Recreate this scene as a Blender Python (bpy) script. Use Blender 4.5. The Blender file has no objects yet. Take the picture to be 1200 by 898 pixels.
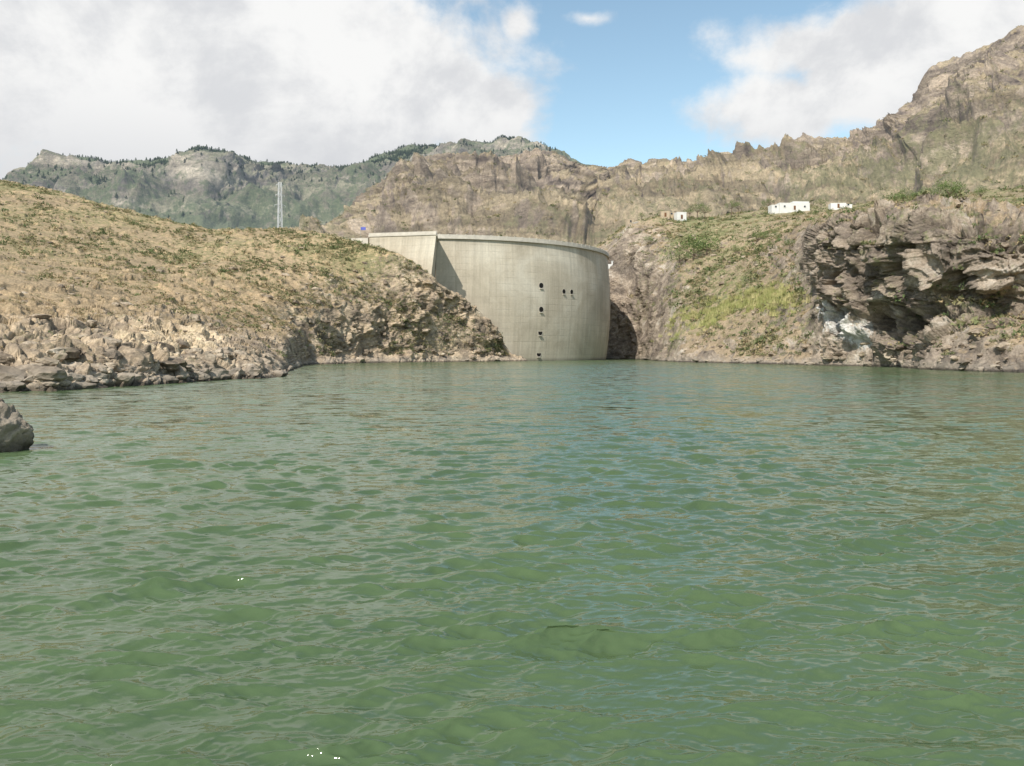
import bpy, math, numpy as np, time
from mathutils import Vector
T0=time.time()
F=1039.0; H=3.0; HY=413.0
rng=np.random.default_rng(7)
sc=bpy.context.scene
# ---------------------------------------------------------------- noise
def _h(ix,iy,iz,s):
    h=(ix.astype(np.uint32)*np.uint32(374761393))^(iy.astype(np.uint32)*np.uint32(668265263))^(iz.astype(np.uint32)*np.uint32(2147483647-58))
    h=h+np.uint32((s*2654435761)&0xffffffff)
    h^=h>>np.uint32(15); h*=np.uint32(2246822519); h^=h>>np.uint32(13); h*=np.uint32(3266489917); h^=h>>np.uint32(16)
    return h
def perlin(P,s=0):
    fl=np.floor(P); f=(P-fl).astype(np.float32); i=fl.astype(np.int64)
    w=f*f*f*(f*(f*6-15)+10)
    out=np.zeros(P.shape[0],np.float32)
    for a in (0,1):
        for b in (0,1):
            for c in (0,1):
                h=_h(i[:,0]+a,i[:,1]+b,i[:,2]+c,s)
                gx=(h&np.uint32(1023)).astype(np.float32)/511.5-1
                gy=((h>>np.uint32(10))&np.uint32(1023)).astype(np.float32)/511.5-1
                gz=((h>>np.uint32(20))&np.uint32(1023)).astype(np.float32)/511.5-1
                d=gx*(f[:,0]-a)+gy*(f[:,1]-b)+gz*(f[:,2]-c)
                ww=(w[:,0] if a else 1-w[:,0])*(w[:,1] if b else 1-w[:,1])*(w[:,2] if c else 1-w[:,2])
                out+=d*ww
    return out*1.4
def fbm(P,o=5,s=0,g=0.5):
    r=0;a=1.0
    for k in range(o):
        r=r+a*perlin(P*(2.03**k)+k*17.3,s+k); a*=g
    return r
def ridged(P,o=5,s=0,g=0.5):
    r=0;a=1.0;t=0;w=1.0
    for k in range(o):
        n=1-2.2*np.abs(perlin(P*(2.07**k)+k*11.7,s+k)); r=r+a*n*w; t+=a; a*=g; w=np.clip(0.45+0.75*n,0.15,1)
    return r/t
def worley(P,s=0):
    fl=np.floor(P); f=(P-fl).astype(np.float32); i=fl.astype(np.int64)
    b1=np.full(P.shape[0],9,np.float32); b2=b1.copy(); cid=np.zeros(P.shape[0],np.float32)
    for a in (-1,0,1):
        for b in (-1,0,1):
            for c in (-1,0,1):
                h=_h(i[:,0]+a,i[:,1]+b,i[:,2]+c,s)
                x=a+(h&np.uint32(1023)).astype(np.float32)/1023-f[:,0]
                y=b+((h>>np.uint32(10))&np.uint32(1023)).astype(np.float32)/1023-f[:,1]
                z=c+((h>>np.uint32(20))&np.uint32(1023)).astype(np.float32)/1023-f[:,2]
                d=np.sqrt(x*x+y*y+z*z)
                m=d<b1
                b2=np.where(m,b1,np.minimum(b2,d)); cid=np.where(m,((h>>np.uint32(5))&np.uint32(255)).astype(np.float32)/255,cid); b1=np.where(m,d,b1)
    return b1,b2,cid
def sstep(a,b,x):
    t=np.clip((x-a)/(b-a),0,1); return t*t*(3-2*t)
# ---------------------------------------------------------------- mesh helpers
def make_mesh(name,V,Q,mats,smooth=True,attrs=None,uv=None,matidx=None):
    me=bpy.data.meshes.new(name)
    V=np.asarray(V,np.float32); Q=np.asarray(Q,np.int32); n=Q.shape[1]
    me.vertices.add(len(V)); me.vertices.foreach_set('co',V.ravel())
    me.loops.add(Q.size); me.loops.foreach_set('vertex_index',Q.ravel())
    me.polygons.add(len(Q)); me.polygons.foreach_set('loop_start',np.arange(len(Q),dtype=np.int32)*n)
    me.polygons.foreach_set('loop_total',np.full(len(Q),n,np.int32))
    if matidx is not None: me.polygons.foreach_set('material_index',np.asarray(matidx,np.int32))
    me.update(calc_edges=True); me.validate()
    me.polygons.foreach_set('use_smooth',np.full(len(me.polygons),smooth,bool))
    for k,a in (attrs or {}).items():
        at=me.attributes.new(k,'FLOAT','POINT'); at.data.foreach_set('value',np.asarray(a,np.float32))
    if uv is not None:
        l=me.uv_layers.new(name='UVMap'); l.data.foreach_set('uv',np.asarray(uv,np.float32)[Q.ravel()].ravel())
    for m in mats: me.materials.append(m)
    ob=bpy.data.objects.new(name,me); sc.collection.objects.link(ob); return ob
def gridq(nr,nc,off=0):
    i=np.arange(nr*nc).reshape(nr,nc)
    return np.stack([i[:-1,:-1],i[:-1,1:],i[1:,1:],i[1:,:-1]],-1).reshape(-1,4)+off
class MB:
    def __init__(s): s.v=[];s.f=[];s.m=[]
    def add(s,vs,fs,mi=0):
        o=len(s.v); s.v+= [tuple(v) for v in vs]; s.f+=[tuple(i+o for i in f) for f in fs]; s.m+=[mi]*len(fs)
    def box(s,c,d,mi=0,rz=0):
        cx,cy,cz=c; a,b,h=d[0]/2,d[1]/2,d[2]/2; cs,sn=math.cos(rz),math.sin(rz); vs=[]
        for z in(-h,h):
            for x,y in((-a,-b),(a,-b),(a,b),(-a,b)): vs.append((cx+x*cs-y*sn,cy+x*sn+y*cs,cz+z))
        s.add(vs,[(0,3,2,1),(4,5,6,7),(0,1,5,4),(1,2,6,5),(2,3,7,6),(3,0,4,7)],mi)
    def beam(s,p,q,w,mi=0,w2=None,n=4):
        p=Vector(p);q=Vector(q);d=(q-p).normalized(); a=d.orthogonal().normalized(); b=d.cross(a); w2=w if w2 is None else w2
        vs=[p+(a*math.cos(t)+b*math.sin(t))*w/2 for t in [2*math.pi*k/n for k in range(n)]]+[q+(a*math.cos(t)+b*math.sin(t))*w2/2 for t in [2*math.pi*k/n for k in range(n)]]
        s.add(vs,[(k,(k+1)%n,n+(k+1)%n,n+k) for k in range(n)]+[tuple(range(n))[::-1],tuple(range(n,2*n))],mi)
    def obj(s,name,mats,parent=None,smooth=False,loc=(0,0,0),rz=0):
        me=bpy.data.meshes.new(name); me.from_pydata(s.v,[],s.f); me.update()
        for m in mats: me.materials.append(m)
        me.polygons.foreach_set('material_index',np.array(s.m,np.int32))
        if smooth: me.polygons.foreach_set('use_smooth',np.ones(len(s.f),bool))
        ob=bpy.data.objects.new(name,me); sc.collection.objects.link(ob); ob.location=loc; ob.rotation_euler=(0,0,rz)
        if parent: ob.parent=parent
        return ob
# ---------------------------------------------------------------- node helpers
class NT:
    def __init__(s,tree): s.t=tree; s.n=tree.nodes; s.l=tree.links
    def lk(s,inp,v):
        if isinstance(v,bpy.types.NodeSocket): s.l.new(v,inp)
        elif v is not None:
            try: inp.default_value=v
            except Exception: inp.default_value=tuple(list(v)+[1])[:4]
    def new(s,t,**k):
        n=s.n.new(t)
        for a,b in k.items(): setattr(n,a,b)
        return n
    def m(s,op,a,b=None,c=None,clamp=False):
        n=s.new('ShaderNodeMath',operation=op,use_clamp=clamp); s.lk(n.inputs[0],a)
        if b is not None: s.lk(n.inputs[1],b)
        if c is not None: s.lk(n.inputs[2],c)
        return n.outputs[0]
    def vm(s,op,a,b=None,out=0):
        n=s.new('ShaderNodeVectorMath',operation=op); s.lk(n.inputs[0],a)
        if b is not None: s.lk(n.inputs[3] if op=='SCALE' else n.inputs[1],b)
        return n.outputs[out]
    def noise(s,vec,scale,detail=4,rough=0.55,dist=0,out='Fac'):
        n=s.new('ShaderNodeTexNoise'); s.lk(n.inputs['Vector'],vec); n.inputs['Scale'].default_value=scale
        n.inputs['Detail'].default_value=detail; n.inputs['Roughness'].default_value=rough; n.inputs['Distortion'].default_value=dist
        return n.outputs[out]
    def ramp(s,fac,stops,interp='LINEAR'):
        n=s.new('ShaderNodeValToRGB'); n.color_ramp.interpolation=interp; e=n.color_ramp.elements
        while len(e)<len(stops): e.new(0.5)
        for k,(p,c) in enumerate(stops):
            e[k].position=p; e[k].color=(c,c,c,1) if not hasattr(c,'__len__') else (*c,1)
        s.lk(n.inputs[0],fac); return n.outputs[0]
    def mix(s,f,a,b,bt='MIX'):
        n=s.new('ShaderNodeMix',data_type='RGBA',blend_type=bt); s.lk(n.inputs[0],f)
        for i,v in((6,a),(7,b)):
            if isinstance(v,bpy.types.NodeSocket): s.l.new(v,n.inputs[i])
            else: n.inputs[i].default_value=(*v,1) if hasattr(v,'__len__') else (v,v,v,1)
        return n.outputs[2]
    def mr(s,v,a,b,c=0,d=1,smooth=True):
        n=s.new('ShaderNodeMapRange',interpolation_type='SMOOTHSTEP' if smooth else 'LINEAR')
        s.lk(n.inputs[0],v)
        for i,x in enumerate((a,b,c,d)): n.inputs[i+1].default_value=x
        return n.outputs[0]
    def attr(s,name):
        return s.new('ShaderNodeAttribute',attribute_name=name).outputs['Fac']
    def bump(s,h,dist,strength=1,nrm=None):
        n=s.new('ShaderNodeBump'); s.lk(n.inputs['Height'],h); n.inputs['Distance'].default_value=dist; n.inputs['Strength'].default_value=strength
        if nrm is not None: s.lk(n.inputs['Normal'],nrm)
        return n.outputs[0]
def new_mat(name):
    m=bpy.data.materials.new(name); m.use_nodes=True; nt=NT(m.node_tree)
    b=m.node_tree.nodes['Principled BSDF']; b.inputs['Roughness'].default_value=0.9
    b.inputs['Specular IOR Level'].default_value=0.15
    return m,nt,b
def simple_mat(name,col,rough=0.8,var=0.15,scale=2.0,spec=0.2,metal=0):
    m,nt,b=new_mat(name); tc=nt.new('ShaderNodeTexCoord').outputs['Object']
    n=nt.noise(tc,scale,5); v=nt.mr(n,0.3,0.7,1-var,1+var,False)
    nt.lk(b.inputs['Base Color'],nt.vm('SCALE',tuple(col),v)); b.inputs['Roughness'].default_value=rough
    b.inputs['Specular IOR Level'].default_value=spec; b.inputs['Metallic'].default_value=metal
    return m
def terrain_mat(name,soil,rock,green,s=1.0,bd=0.25,wet=True,haze_glow=None,gk=0.24,strata=None,cavk=0.5,pale=None,streak=1.0,gain=1.0):
    m,nt,b=new_mat(name); tc=nt.new('ShaderNodeTexCoord').outputs['Object']
    big=nt.noise(tc,0.03/s,3,0.6); med=nt.noise(tc,0.35/s,5,0.65,0.3); fine=nt.noise(tc,3.0/s,5,0.75)
    mixn=nt.m('ADD',nt.m('MULTIPLY',med,0.5),nt.m('MULTIPLY',big,0.5))
    sc1=nt.ramp(mixn,[(0.38,soil[0]),(0.5,soil[1]),(0.62,soil[2])])
    sp=nt.mr(fine,0.3,0.7,0.58,1.40,False); sc1=nt.vm('SCALE',sc1,sp)
    wv=nt.vm('MULTIPLY',nt.vm('ADD',tc,nt.vm('SCALE',nt.noise(tc,0.25/s,2,out='Color'),3.0*s)),(1,1,1.7))
    rn=nt.noise(wv,0.16/s,6,0.72,0.4)
    rc=nt.ramp(rn,[(0.34,rock[0]),(0.46,rock[1]),(0.56,rock[2]),(0.68,rock[3])])
    rc=nt.vm('SCALE',rc,nt.mr(fine,0.3,0.7,0.66,1.34,False))
    if pale:
        pf=nt.m('ADD',nt.attr('pale'),nt.m('MULTIPLY',nt.m('SUBTRACT',nt.noise(nt.vm('MULTIPLY',tc,(1,1,streak)),0.5/s,5,0.7),0.5),1.5)); pf=nt.mr(pf,0.45,0.7,0,0.9)
        rc=nt.mix(pf,rc,nt.vm('SCALE',tuple(pale),sp))
    cav=nt.attr('cav'); rc=nt.vm('SCALE',rc,nt.mr(cav,-0.9,0.5,cavk,1.15,False))  # terrain recess shade painted into rock colour; loose rocks carry a random tone
    rf=nt.m('ADD',nt.attr('rock'),nt.m('MULTIPLY',nt.m('SUBTRACT',med,0.5),1.9))
    rf=nt.mr(rf,0.36,0.64)
    col=nt.mix(rf,sc1,rc)
    if strata:
        sv=nt.vm('MULTIPLY',nt.vm('ADD',tc,nt.vm('SCALE',nt.noise(tc,0.6/strata/6,2,out='Color'),strata*2.5)),(0.06,0.06,1.0))
        sn=nt.noise(sv,1.0/strata,3,0.6); col=nt.vm('SCALE',col,nt.mr(sn,0.40,0.60,0.66,1.18))
    gn=nt.noise(tc,0.8/s,5,0.75)
    gf=nt.m('ADD',nt.m('MULTIPLY',nt.attr('green'),gk),nt.m('ADD',nt.m('SUBTRACT',gn,0.5),nt.m('MULTIPLY',nt.m('SUBTRACT',big,0.5),0.8))); gf=nt.mr(gf,0.13,0.34,0,0.85)
    gc=nt.ramp(fine,[(0.35,green[0]),(0.65,green[1])])
    col=nt.mix(gf,col,gc)
    if wet:
        z=nt.new('ShaderNodeSeparateXYZ'); nt.lk(z.inputs[0],tc)
        zz=nt.m('ADD',z.outputs[2],nt.m('MULTIPLY',med,-1.2))
        ring=nt.mr(zz,0.2,1.6,1,0); col=nt.mix(nt.m('MULTIPLY',ring,0.35),col,(0.42,0.37,0.305))
        w=nt.mr(zz,-0.5,0.0,0.3,1); col=nt.vm('SCALE',col,w)
    if gain!=1: col=nt.vm('SCALE',col,gain)
    nt.lk(b.inputs['Base Color'],col)
    bn=nt.m('ADD',nt.noise(wv,0.9/s,6,0.78),nt.m('MULTIPLY',fine,0.35))
    nt.lk(b.inputs['Normal'],nt.bump(bn,bd))
    b.inputs['Roughness'].default_value=0.95
    if haze_glow: b.inputs['Emission Color'].default_value=(*haze_glow,1); b.inputs['Emission Strength'].default_value=1.0  # even bluish emission imitates airlight over distant rock; no real haze volume
    return m
# ---------------------------------------------------------------- loft terrain
def smooth1(a,k):
    if k<1: return a
    for _ in range(2):
        p=np.pad(a,(k,k),mode='edge'); c=np.cumsum(np.insert(p,0,0)); a=(c[2*k+1:]-c[:-2*k-1])/(2*k+1)
    return a
def loft(px,curves,rows,sm=6):
    C=[];A=[]
    for cv in curves:
        k=np.array([[float('nan') if v is None else v for v in r] for r in cv['k']],float)
        d=smooth1(np.interp(px,k[:,0],k[:,2]),sm)
        if 'z' in cv: z=np.full(len(px),float(cv['z']))
        else: z=H+(HY-smooth1(np.interp(px,k[:,0],k[:,1]),max(1,sm//3)))/F*d
        C.append(np.stack([(px-600)/F*d,d,z],-1))
        A.append(np.stack([np.interp(px,k[:,0],k[:,j]) for j in (3,4,5)],-1))
    C=np.array(C);A=np.array(A);K=len(C)
    out=[];ao=[]
    for s in range(K-1):
        p0=C[max(s-1,0)];p1=C[s];p2=C[s+1];p3=C[min(s+2,K-1)]
        n=rows[s]; ts=np.linspace(0,1,n,endpoint=(s==K-2))
        for t in ts:
            m1=(p2-p0)*0.35;m2=(p3-p1)*0.35
            h=(2*t**3-3*t**2+1)*p1+(t**3-2*t**2+t)*m1+(-2*t**3+3*t**2)*p2+(t**3-t**2)*m2
            out.append(h); ao.append(A[s]*(1-t)+A[s+1]*t)
    return np.array(out),np.array(ao)
def normals(G):
    du=np.gradient(G,axis=1);dv=np.gradient(G,axis=0); n=np.cross(du,dv); n/=np.linalg.norm(n,axis=-1,keepdims=True)+1e-9
    return n
def smn(n,k):
    for ax in (0,1):
        p=np.pad(n,[(k,k) if a==ax else (0,0) for a in range(3)],mode='edge'); c=np.cumsum(p,axis=ax)
        z=np.zeros_like(np.take(c,[0],axis=ax)); c=np.concatenate([z,c],axis=ax)
        n=np.take(c,range(2*k+1,c.shape[ax]),axis=ax)-np.take(c,range(0,c.shape[ax]-2*k-1),axis=ax)
    return n/(np.linalg.norm(n,axis=-1,keepdims=True)+1e-9)
def terrain(name,px,curves,rows,dispf,mat,sm=6,st=(0.72,1.6),palef=None):
    G,A=loft(px,curves,rows,sm); nr,nc=G.shape[:2]
    N=smn(normals(G),8).reshape(-1,3); P=G.reshape(-1,3); A=A.reshape(-1,3)
    disp,cav=dispf(P,A)
    P2=P+N*disp[:,None]; G2=P2.reshape(nr,nc,3); n2=normals(G2); ns=smn(n2,2).reshape(-1,3); n2=n2.reshape(-1,3)
    steep=np.clip((st[0]-np.abs(ns[:,2]))*st[1],-0.25,0.6)
    rock=A[:,0]+steep
    at={'rock':rock,'green':A[:,1],'cav':np.clip(cav,-1,1)}
    if palef: at['pale']=palef(P)
    ob=make_mesh(name,P2,gridq(nr,nc),[mat],True,at)
    print(name,P2.shape,time.time()-T0)
    return ob,P2,n2,rock,A
# ================= materials
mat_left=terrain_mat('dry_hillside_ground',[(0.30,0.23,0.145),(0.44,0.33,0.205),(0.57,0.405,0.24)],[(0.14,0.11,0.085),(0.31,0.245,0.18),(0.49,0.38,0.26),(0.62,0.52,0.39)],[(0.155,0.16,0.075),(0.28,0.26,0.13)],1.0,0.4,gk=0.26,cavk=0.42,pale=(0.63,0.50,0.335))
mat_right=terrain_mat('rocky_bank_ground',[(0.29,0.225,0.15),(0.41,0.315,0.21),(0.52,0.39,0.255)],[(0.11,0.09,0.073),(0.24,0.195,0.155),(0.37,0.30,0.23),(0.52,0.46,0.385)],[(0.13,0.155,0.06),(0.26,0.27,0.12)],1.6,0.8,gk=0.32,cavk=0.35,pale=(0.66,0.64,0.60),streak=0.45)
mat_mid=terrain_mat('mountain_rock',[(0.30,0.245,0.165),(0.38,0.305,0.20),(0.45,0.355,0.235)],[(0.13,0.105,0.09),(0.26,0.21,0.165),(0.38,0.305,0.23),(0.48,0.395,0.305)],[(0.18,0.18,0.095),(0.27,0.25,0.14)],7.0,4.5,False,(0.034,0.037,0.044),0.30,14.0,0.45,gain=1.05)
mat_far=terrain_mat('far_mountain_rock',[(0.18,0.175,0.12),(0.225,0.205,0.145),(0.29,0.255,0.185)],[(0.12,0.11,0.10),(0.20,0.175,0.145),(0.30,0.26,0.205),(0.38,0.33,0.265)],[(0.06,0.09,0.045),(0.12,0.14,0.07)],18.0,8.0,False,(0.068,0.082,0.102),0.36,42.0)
# ================= left hillside
px=np.concatenate([np.arange(-420,-20,4.0),np.arange(-20,620,0.85)])
Lc=[
 dict(z=-2.5,k=[(-420,None,40,1,0,.5),(0,None,60,1,0,.5),(150,None,72,1,0,.5),(330,None,98,1,0,.5),(350,None,200,1,0,.5),(450,None,250,1,0,.5),(560,None,282,1,0,.5),(620,None,300,1,0,.5)]),
 dict(z=0,k=[(-420,None,45,1,0,.8),(0,None,67,1,0,.9),(60,None,69,1,0,.9),(150,None,79,1,0,.9),(250,None,95,1,0,.9),(300,None,103,1,0,.8),(333,None,109,1,0,.5),(352,None,213,1,0,.8),(400,None,238,1,0,1),(450,None,258,1,0,1),(500,None,272,1,0,1),(560,None,287,1,0,1),(600,None,298,1,0,.5),(620,None,304,1,0,.5)]),
 dict(k=[(-420,425,52,1,0,1.3),(0,422,74,1,0,1.4),(60,422,76,1,0,1.4),(150,418,86,1,0,1.3),(250,419,103,1,0,1.2),(300,427,112,1,0,1),(333,437,128,.9,0,.4),(352,421,218,.8,0,.8),(400,414,247,.8,0,1),(450,411,264,.8,0,1),(500,409,276,.8,0,1),(560,411,290,.9,0,.9),(592,418,299,.9,0,.5),(620,426,305,.9,0,.5)]),
 dict(k=[(-420,390,66,.8,.1,1.2),(0,392,85,.8,.1,1.2),(100,388,100,.9,.1,1.2),(200,387,125,.85,.1,1.2),(250,387,148,.75,.1,1),(300,385,188,.5,.1,.8),(345,382,228,.5,.1,.8),(400,374,250,.6,.2,1),(450,370,266,.7,.2,1.1),(500,372,276,.8,.2,1.1),(560,395,291,.9,.1,1),(592,414,299.5,.9,0,.5),(620,426,305.5,.9,0,.5)]),
 dict(k=[(-420,345,105,.15,.35,.5),(0,350,122,.2,.35,.6),(100,352,142,.35,.3,.7),(200,354,178,.45,.3,.8),(250,354,202,.4,.3,.8),(300,353,224,.35,.3,.8),(400,350,256,.4,.4,.9),(450,350,269,.5,.4,1),(500,357,278,.65,.3,1.1),(560,384,292,.9,.1,1),(592,413,300,.9,0,.5),(620,426,306,.9,0,.5)]),
 dict(k=[(-420,270,180,.05,.7,.4),(0,290,200,.05,.7,.4),(100,300,220,.05,.7,.45),(200,308,245,.1,.7,.5),(300,310,258,.15,.7,.55),(400,314,268,.2,.7,.6),(450,325,273,.3,.5,.8),(500,340,280,.6,.4,1),(560,372,293,.9,.1,1),(592,411,301,.9,0,.5),(620,426,307,.9,0,.5)]),
 dict(k=[(-420,130,330,.05,.8,.4),(-100,190,335,.05,.8,.4),(0,214,330,.05,.8,.4),(60,226,322,.05,.8,.4),(150,248,310,.05,.8,.4),(220,266,302,.05,.8,.4),(250,272,300,.05,.9,.5),(290,272,300,.05,.9,.5),(330,268,300,.05,.9,.5),(400,279,288,.1,.8,.5),(440,288,279,.2,.6,.5),(470,300,279,.35,.5,.7),(500,320,281,.6,.4,.9),(520,335,284,.7,.3,.9),(560,362,294,.9,.1,.8),(577,383,298,.9,.1,.6),(592,407,302,.9,0,.5),(605,424,306,.9,0,.4),(620,428,308,.9,0,.4)]),
 dict(k=[(-420,150,380,0,.5,.4),(0,228,380,0,.5,.4),(250,283,350,0,.5,.4),(330,282,350,0,.5,.4),(400,290,312,.1,.5,.3),(440,300,300,.1,.5,.2),(500,335,295,.5,.3,.1),(560,378,303,.9,0,.1),(600,424,310,.9,0,.1),(620,429,312,.9,0,.1)]),
 dict(k=[(-420,300,520,0,.5,.4),(0,330,520,0,.5,.4),(250,350,450,0,.5,.4),(440,350,360,.1,.5,.2),(620,440,330,.9,0,.1)]),
]
def dispL(P,A):
    amp=A[:,2]; rk=np.clip(A[:,0]*1.1,0,1)
    near=sstep(150,100,P[:,1])
    q=P+1.6*np.stack([fbm(P/6+3,3,31),fbm(P/6+9,3,41),fbm(P/6+5,3,51)],-1)
    big=fbm(P/26,3,1)*2.2*(1-0.5*near)
    r=ridged(q/np.array([9,9,6]),6,5,0.55)*2.3
    r2=ridged(q/np.array([4.2,4.2,3.0]),4,25,0.5)*1.15
    b1,b2,cid=worley(q/np.array([4.2,3.6,2.4]),3)
    blk=(cid-0.5)*1.5
    b1,b2,c2=worley(q/np.array([1.9,2.1,1.3]),13)
    blk2=(c2-0.5)*0.7+(np.clip((b2-b1)*4,0,1)-1)*0.35*near
    patch=sstep(-0.2,0.25,fbm(P/13.0,3,77)); patch=np.maximum(patch,near*0.8)
    soil=fbm(P/3.5,4,9)*0.6
    w=np.clip(rk*1.25,0,1)*(0.25+0.75*patch)
    oc=sstep(0.22,0.4,fbm(P/8,3,88))*(1-rk)*0.9
    d=(big*0.8+w*(r*(1-0.55*near)+r2*near+blk*(0.8-.2*near)+blk2-0.2-0.3*near)+(1-w)*soil+oc*(ridged(q/3.0,4,91)*1.5+0.8))*amp
    return d,(blk*0.3+blk2*.7+r*0.35+r2*0.4*near-0.05)
def pxy(P): return 600+P[:,0]/P[:,1]*F, HY-(P[:,2]-H)/P[:,1]*F
def paleL(P):
    a,b=pxy(P)
    m=np.exp(-((a-200)/110)**2-((b-405)/26)**2)+.7*np.exp(-((a-60)/40)**2-((b-440)/14)**2)+.75*np.exp(-((a-330)/60)**2-((b-372)/16)**2)+.7*np.exp(-((a-520)/60)**2-((b-405)/18)**2)
    return np.clip(m,0,1)*.8
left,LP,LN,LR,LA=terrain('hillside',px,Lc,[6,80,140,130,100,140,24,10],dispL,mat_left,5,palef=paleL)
# ================= right bank
px=np.concatenate([np.arange(640,1225,0.8),np.arange(1225,1650,4.0)])
Rc=[
 dict(z=-3,k=[(690,None,402,1,0,.5),(745,None,385,1,0,.5),(770,None,315,1,0,.5),(800,None,262,1,0,.5),(1040,None,177,1,0,.5),(1200,None,122,1,0,.5),(1650,None,90,1,0,.5)]),
 dict(z=0,k=[(640,None,425,1,0,.4),(690,None,412,1,0,.4),(712,None,400,1,0,.6),(730,None,392,1,0,.8),(745,None,380,.9,0,.8),(765,None,325,.8,0,.8),(800,None,272,.6,0,.8),(850,None,243,.6,0,.8),(950,None,207,.8,0,.8),(1040,None,182,1,0,1),(1100,None,150,1,0,1),(1200,None,130,.9,0,1),(1400,None,110,.9,0,1),(1650,None,95,.9,0,1)]),
 dict(k=[(640,410,432,1,0,.4),(690,400,416,1,0,.4),(712,400,404,1,0,.7),(730,402,396,1,0,.8),(745,405,385,.8,0,.8),(765,406,338,.6,.1,.7),(800,408,282,.4,.2,.7),(850,409,252,.35,.3,.7),(950,410,214,.45,.3,.8),(1000,412,196,.8,.1,1),(1040,412,184,1,0,1.2),(1100,415,155,.9,0,1.1),(1150,408,144,.5,.2,.8),(1200,402,138,.3,.3,.7),(1400,400,118,.6,.2,1),(1650,390,100,.6,.2,1)]),
 dict(k=[(640,400,436,1,0,.4),(690,352,420,1,0,.4),(712,350,408,1,0,.7),(730,352,402,1,0,.9),(745,350,396,.8,.1,.9),(765,352,362,.5,.3,.8),(800,355,318,.2,.8,.6),(850,352,290,.15,1,.5),(900,350,262,.15,1,.6),(940,350,238,.35,.5,.8),(965,352,214,1,0,1.4),(1000,355,201,1,0,1.8),(1040,355,190,1,0,2),(1100,355,164,1,0,2),(1150,362,154,.8,.1,1.5),(1200,370,148,.35,.3,1),(1400,340,128,.7,.2,1),(1650,320,110,.7,.2,1)]),
 dict(k=[(640,385,438,1,0,.4),(690,322,424,1,0,.4),(712,318,412,.9,0,.7),(730,310,408,.8,.1,.9),(745,300,404,.7,.2,.9),(765,304,385,.6,.3,.9),(800,310,352,.4,.7,.8),(850,312,325,.25,.9,.7),(900,305,298,.35,.6,.8),(940,300,262,.5,.3,1),(965,298,220,1,0,1.6),(1000,296,200,1,0,2),(1040,292,186,1,0,2.4),(1100,290,160,1,0,2.4),(1150,290,151,1,0,2.4),(1200,292,148,1,0,2.2),(1400,280,138,.7,.2,1.3),(1650,270,120,.7,.2,1.2)]),
 dict(k=[(640,370,440,1,0,.4),(690,308,427,.8,.2,.4),(712,296,418,.8,.2,.6),(740,272,416,.8,.2,.9),(770,267,410,.6,.3,.9),(800,277,385,.3,.6,.8),(850,280,362,.3,.6,.8),(900,274,340,.3,.5,.8),(940,268,302,.5,.4,1),(965,266,245,.6,.2,1.2),(1000,264,215,.7,.1,1.3),(1040,262,200,.7,.1,1.4),(1100,262,175,.7,.1,1.4),(1150,262,164,.7,.1,1.4),(1200,264,160,.7,.1,1.3),(1400,240,152,.6,.3,1.2),(1650,230,140,.6,.3,1)]),
 dict(k=[(640,360,460,1,0,.4),(690,298,450,.5,.4,.4),(712,283,445,.5,.4,.5),(740,262,445,.5,.4,.6),(770,255,445,.3,.5,.5),(830,259,435,.2,.6,.4),(900,251,430,.1,.7,.3),(1000,248,400,.1,.7,.4),(1060,241,350,.1,.7,.5),(1120,238,310,.1,.8,.5),(1200,236,290,.15,.8,.5),(1400,218,260,.2,.6,.7),(1650,210,240,.2,.6,.7)]),
 dict(k=[(640,355,490,1,0,.4),(690,296,480,.3,.5,.4),(712,281,480,.3,.5,.4),(740,264,480,.3,.5,.4),(770,257,490,.2,.6,.4),(830,257,480,.2,.6,.3),(900,245,480,.1,.7,.3),(1000,241,460,.1,.7,.4),(1060,233,440,.1,.7,.5),(1120,228,420,.1,.8,.5),(1200,222,400,.15,.8,.5),(1400,208,360,.2,.6,.6),(1650,200,340,.2,.6,.6)]),
 dict(k=[(640,370,600,1,0,.4),(690,310,600,.3,.5,.4),(770,268,620,.3,.5,.5),(900,256,620,.2,.6,.5),(1060,240,600,.2,.6,.5),(1200,228,560,.2,.7,.5),(1650,210,500,.2,.6,.5)]),
]
def dispR(P,A):
    amp=A[:,2]; rk=np.clip(A[:,0]*1.1,0,1)
    q=P+3.0*np.stack([fbm(P/12+3,3,131),fbm(P/12+9,3,141),fbm(P/12+5,3,151)],-1)
    big=fbm(P/34,3,101)*3.0
    r=ridged(q/np.array([15,15,11]),7,105,0.62)*3.4
    b1,b2,cid=worley(q/np.array([7.0,6.0,3.8]),103)
    blk=(cid-0.5)*1.9
    b1,b2,c2=worley(q/np.array([2.4,2.2,1.3]),113)
    blk2=(c2-0.5)*0.9
    cl_=sstep(1.1,1.5,amp)
    cave=-sstep(0.10,0.45,fbm(P/np.array([12,12,7]),4,161,.55))*3.2*cl_
    patch=sstep(-0.15,0.3,fbm(P/16.0,3,177))
    w=rk*(0.25+0.75*np.maximum(patch,(amp>1.3)))
    oc=sstep(0.2,0.4,fbm(P/11,3,188))*(1-rk)*0.9*(P[:,1]<400)
    d=(big*0.7+w*(r+blk+blk2+cave+0.2*cl_-0.2)+(1-w)*fbm(P/4.5,5,109)*0.8+oc*(ridged(q/4,4,191)*1.8+0.8))*np.minimum(amp,1.7)
    return d,(blk*0.25+blk2*0.5+r*0.3+cave*0.35)
def paleR(P):
    a,b=pxy(P)
    m=np.exp(-((a-1000)/48)**2-((b-385-(a-1000)*.45)/24)**2)+.5*np.exp(-((a-1150)/40)**2-((b-330)/20)**2)
    return np.clip(m,0,1)*.95
right,RP,RN,RR,RA=terrain('rocky_bank',px,Rc,[6,30,90,90,90,50,26,10],dispR,mat_right,5,palef=paleR)
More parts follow.
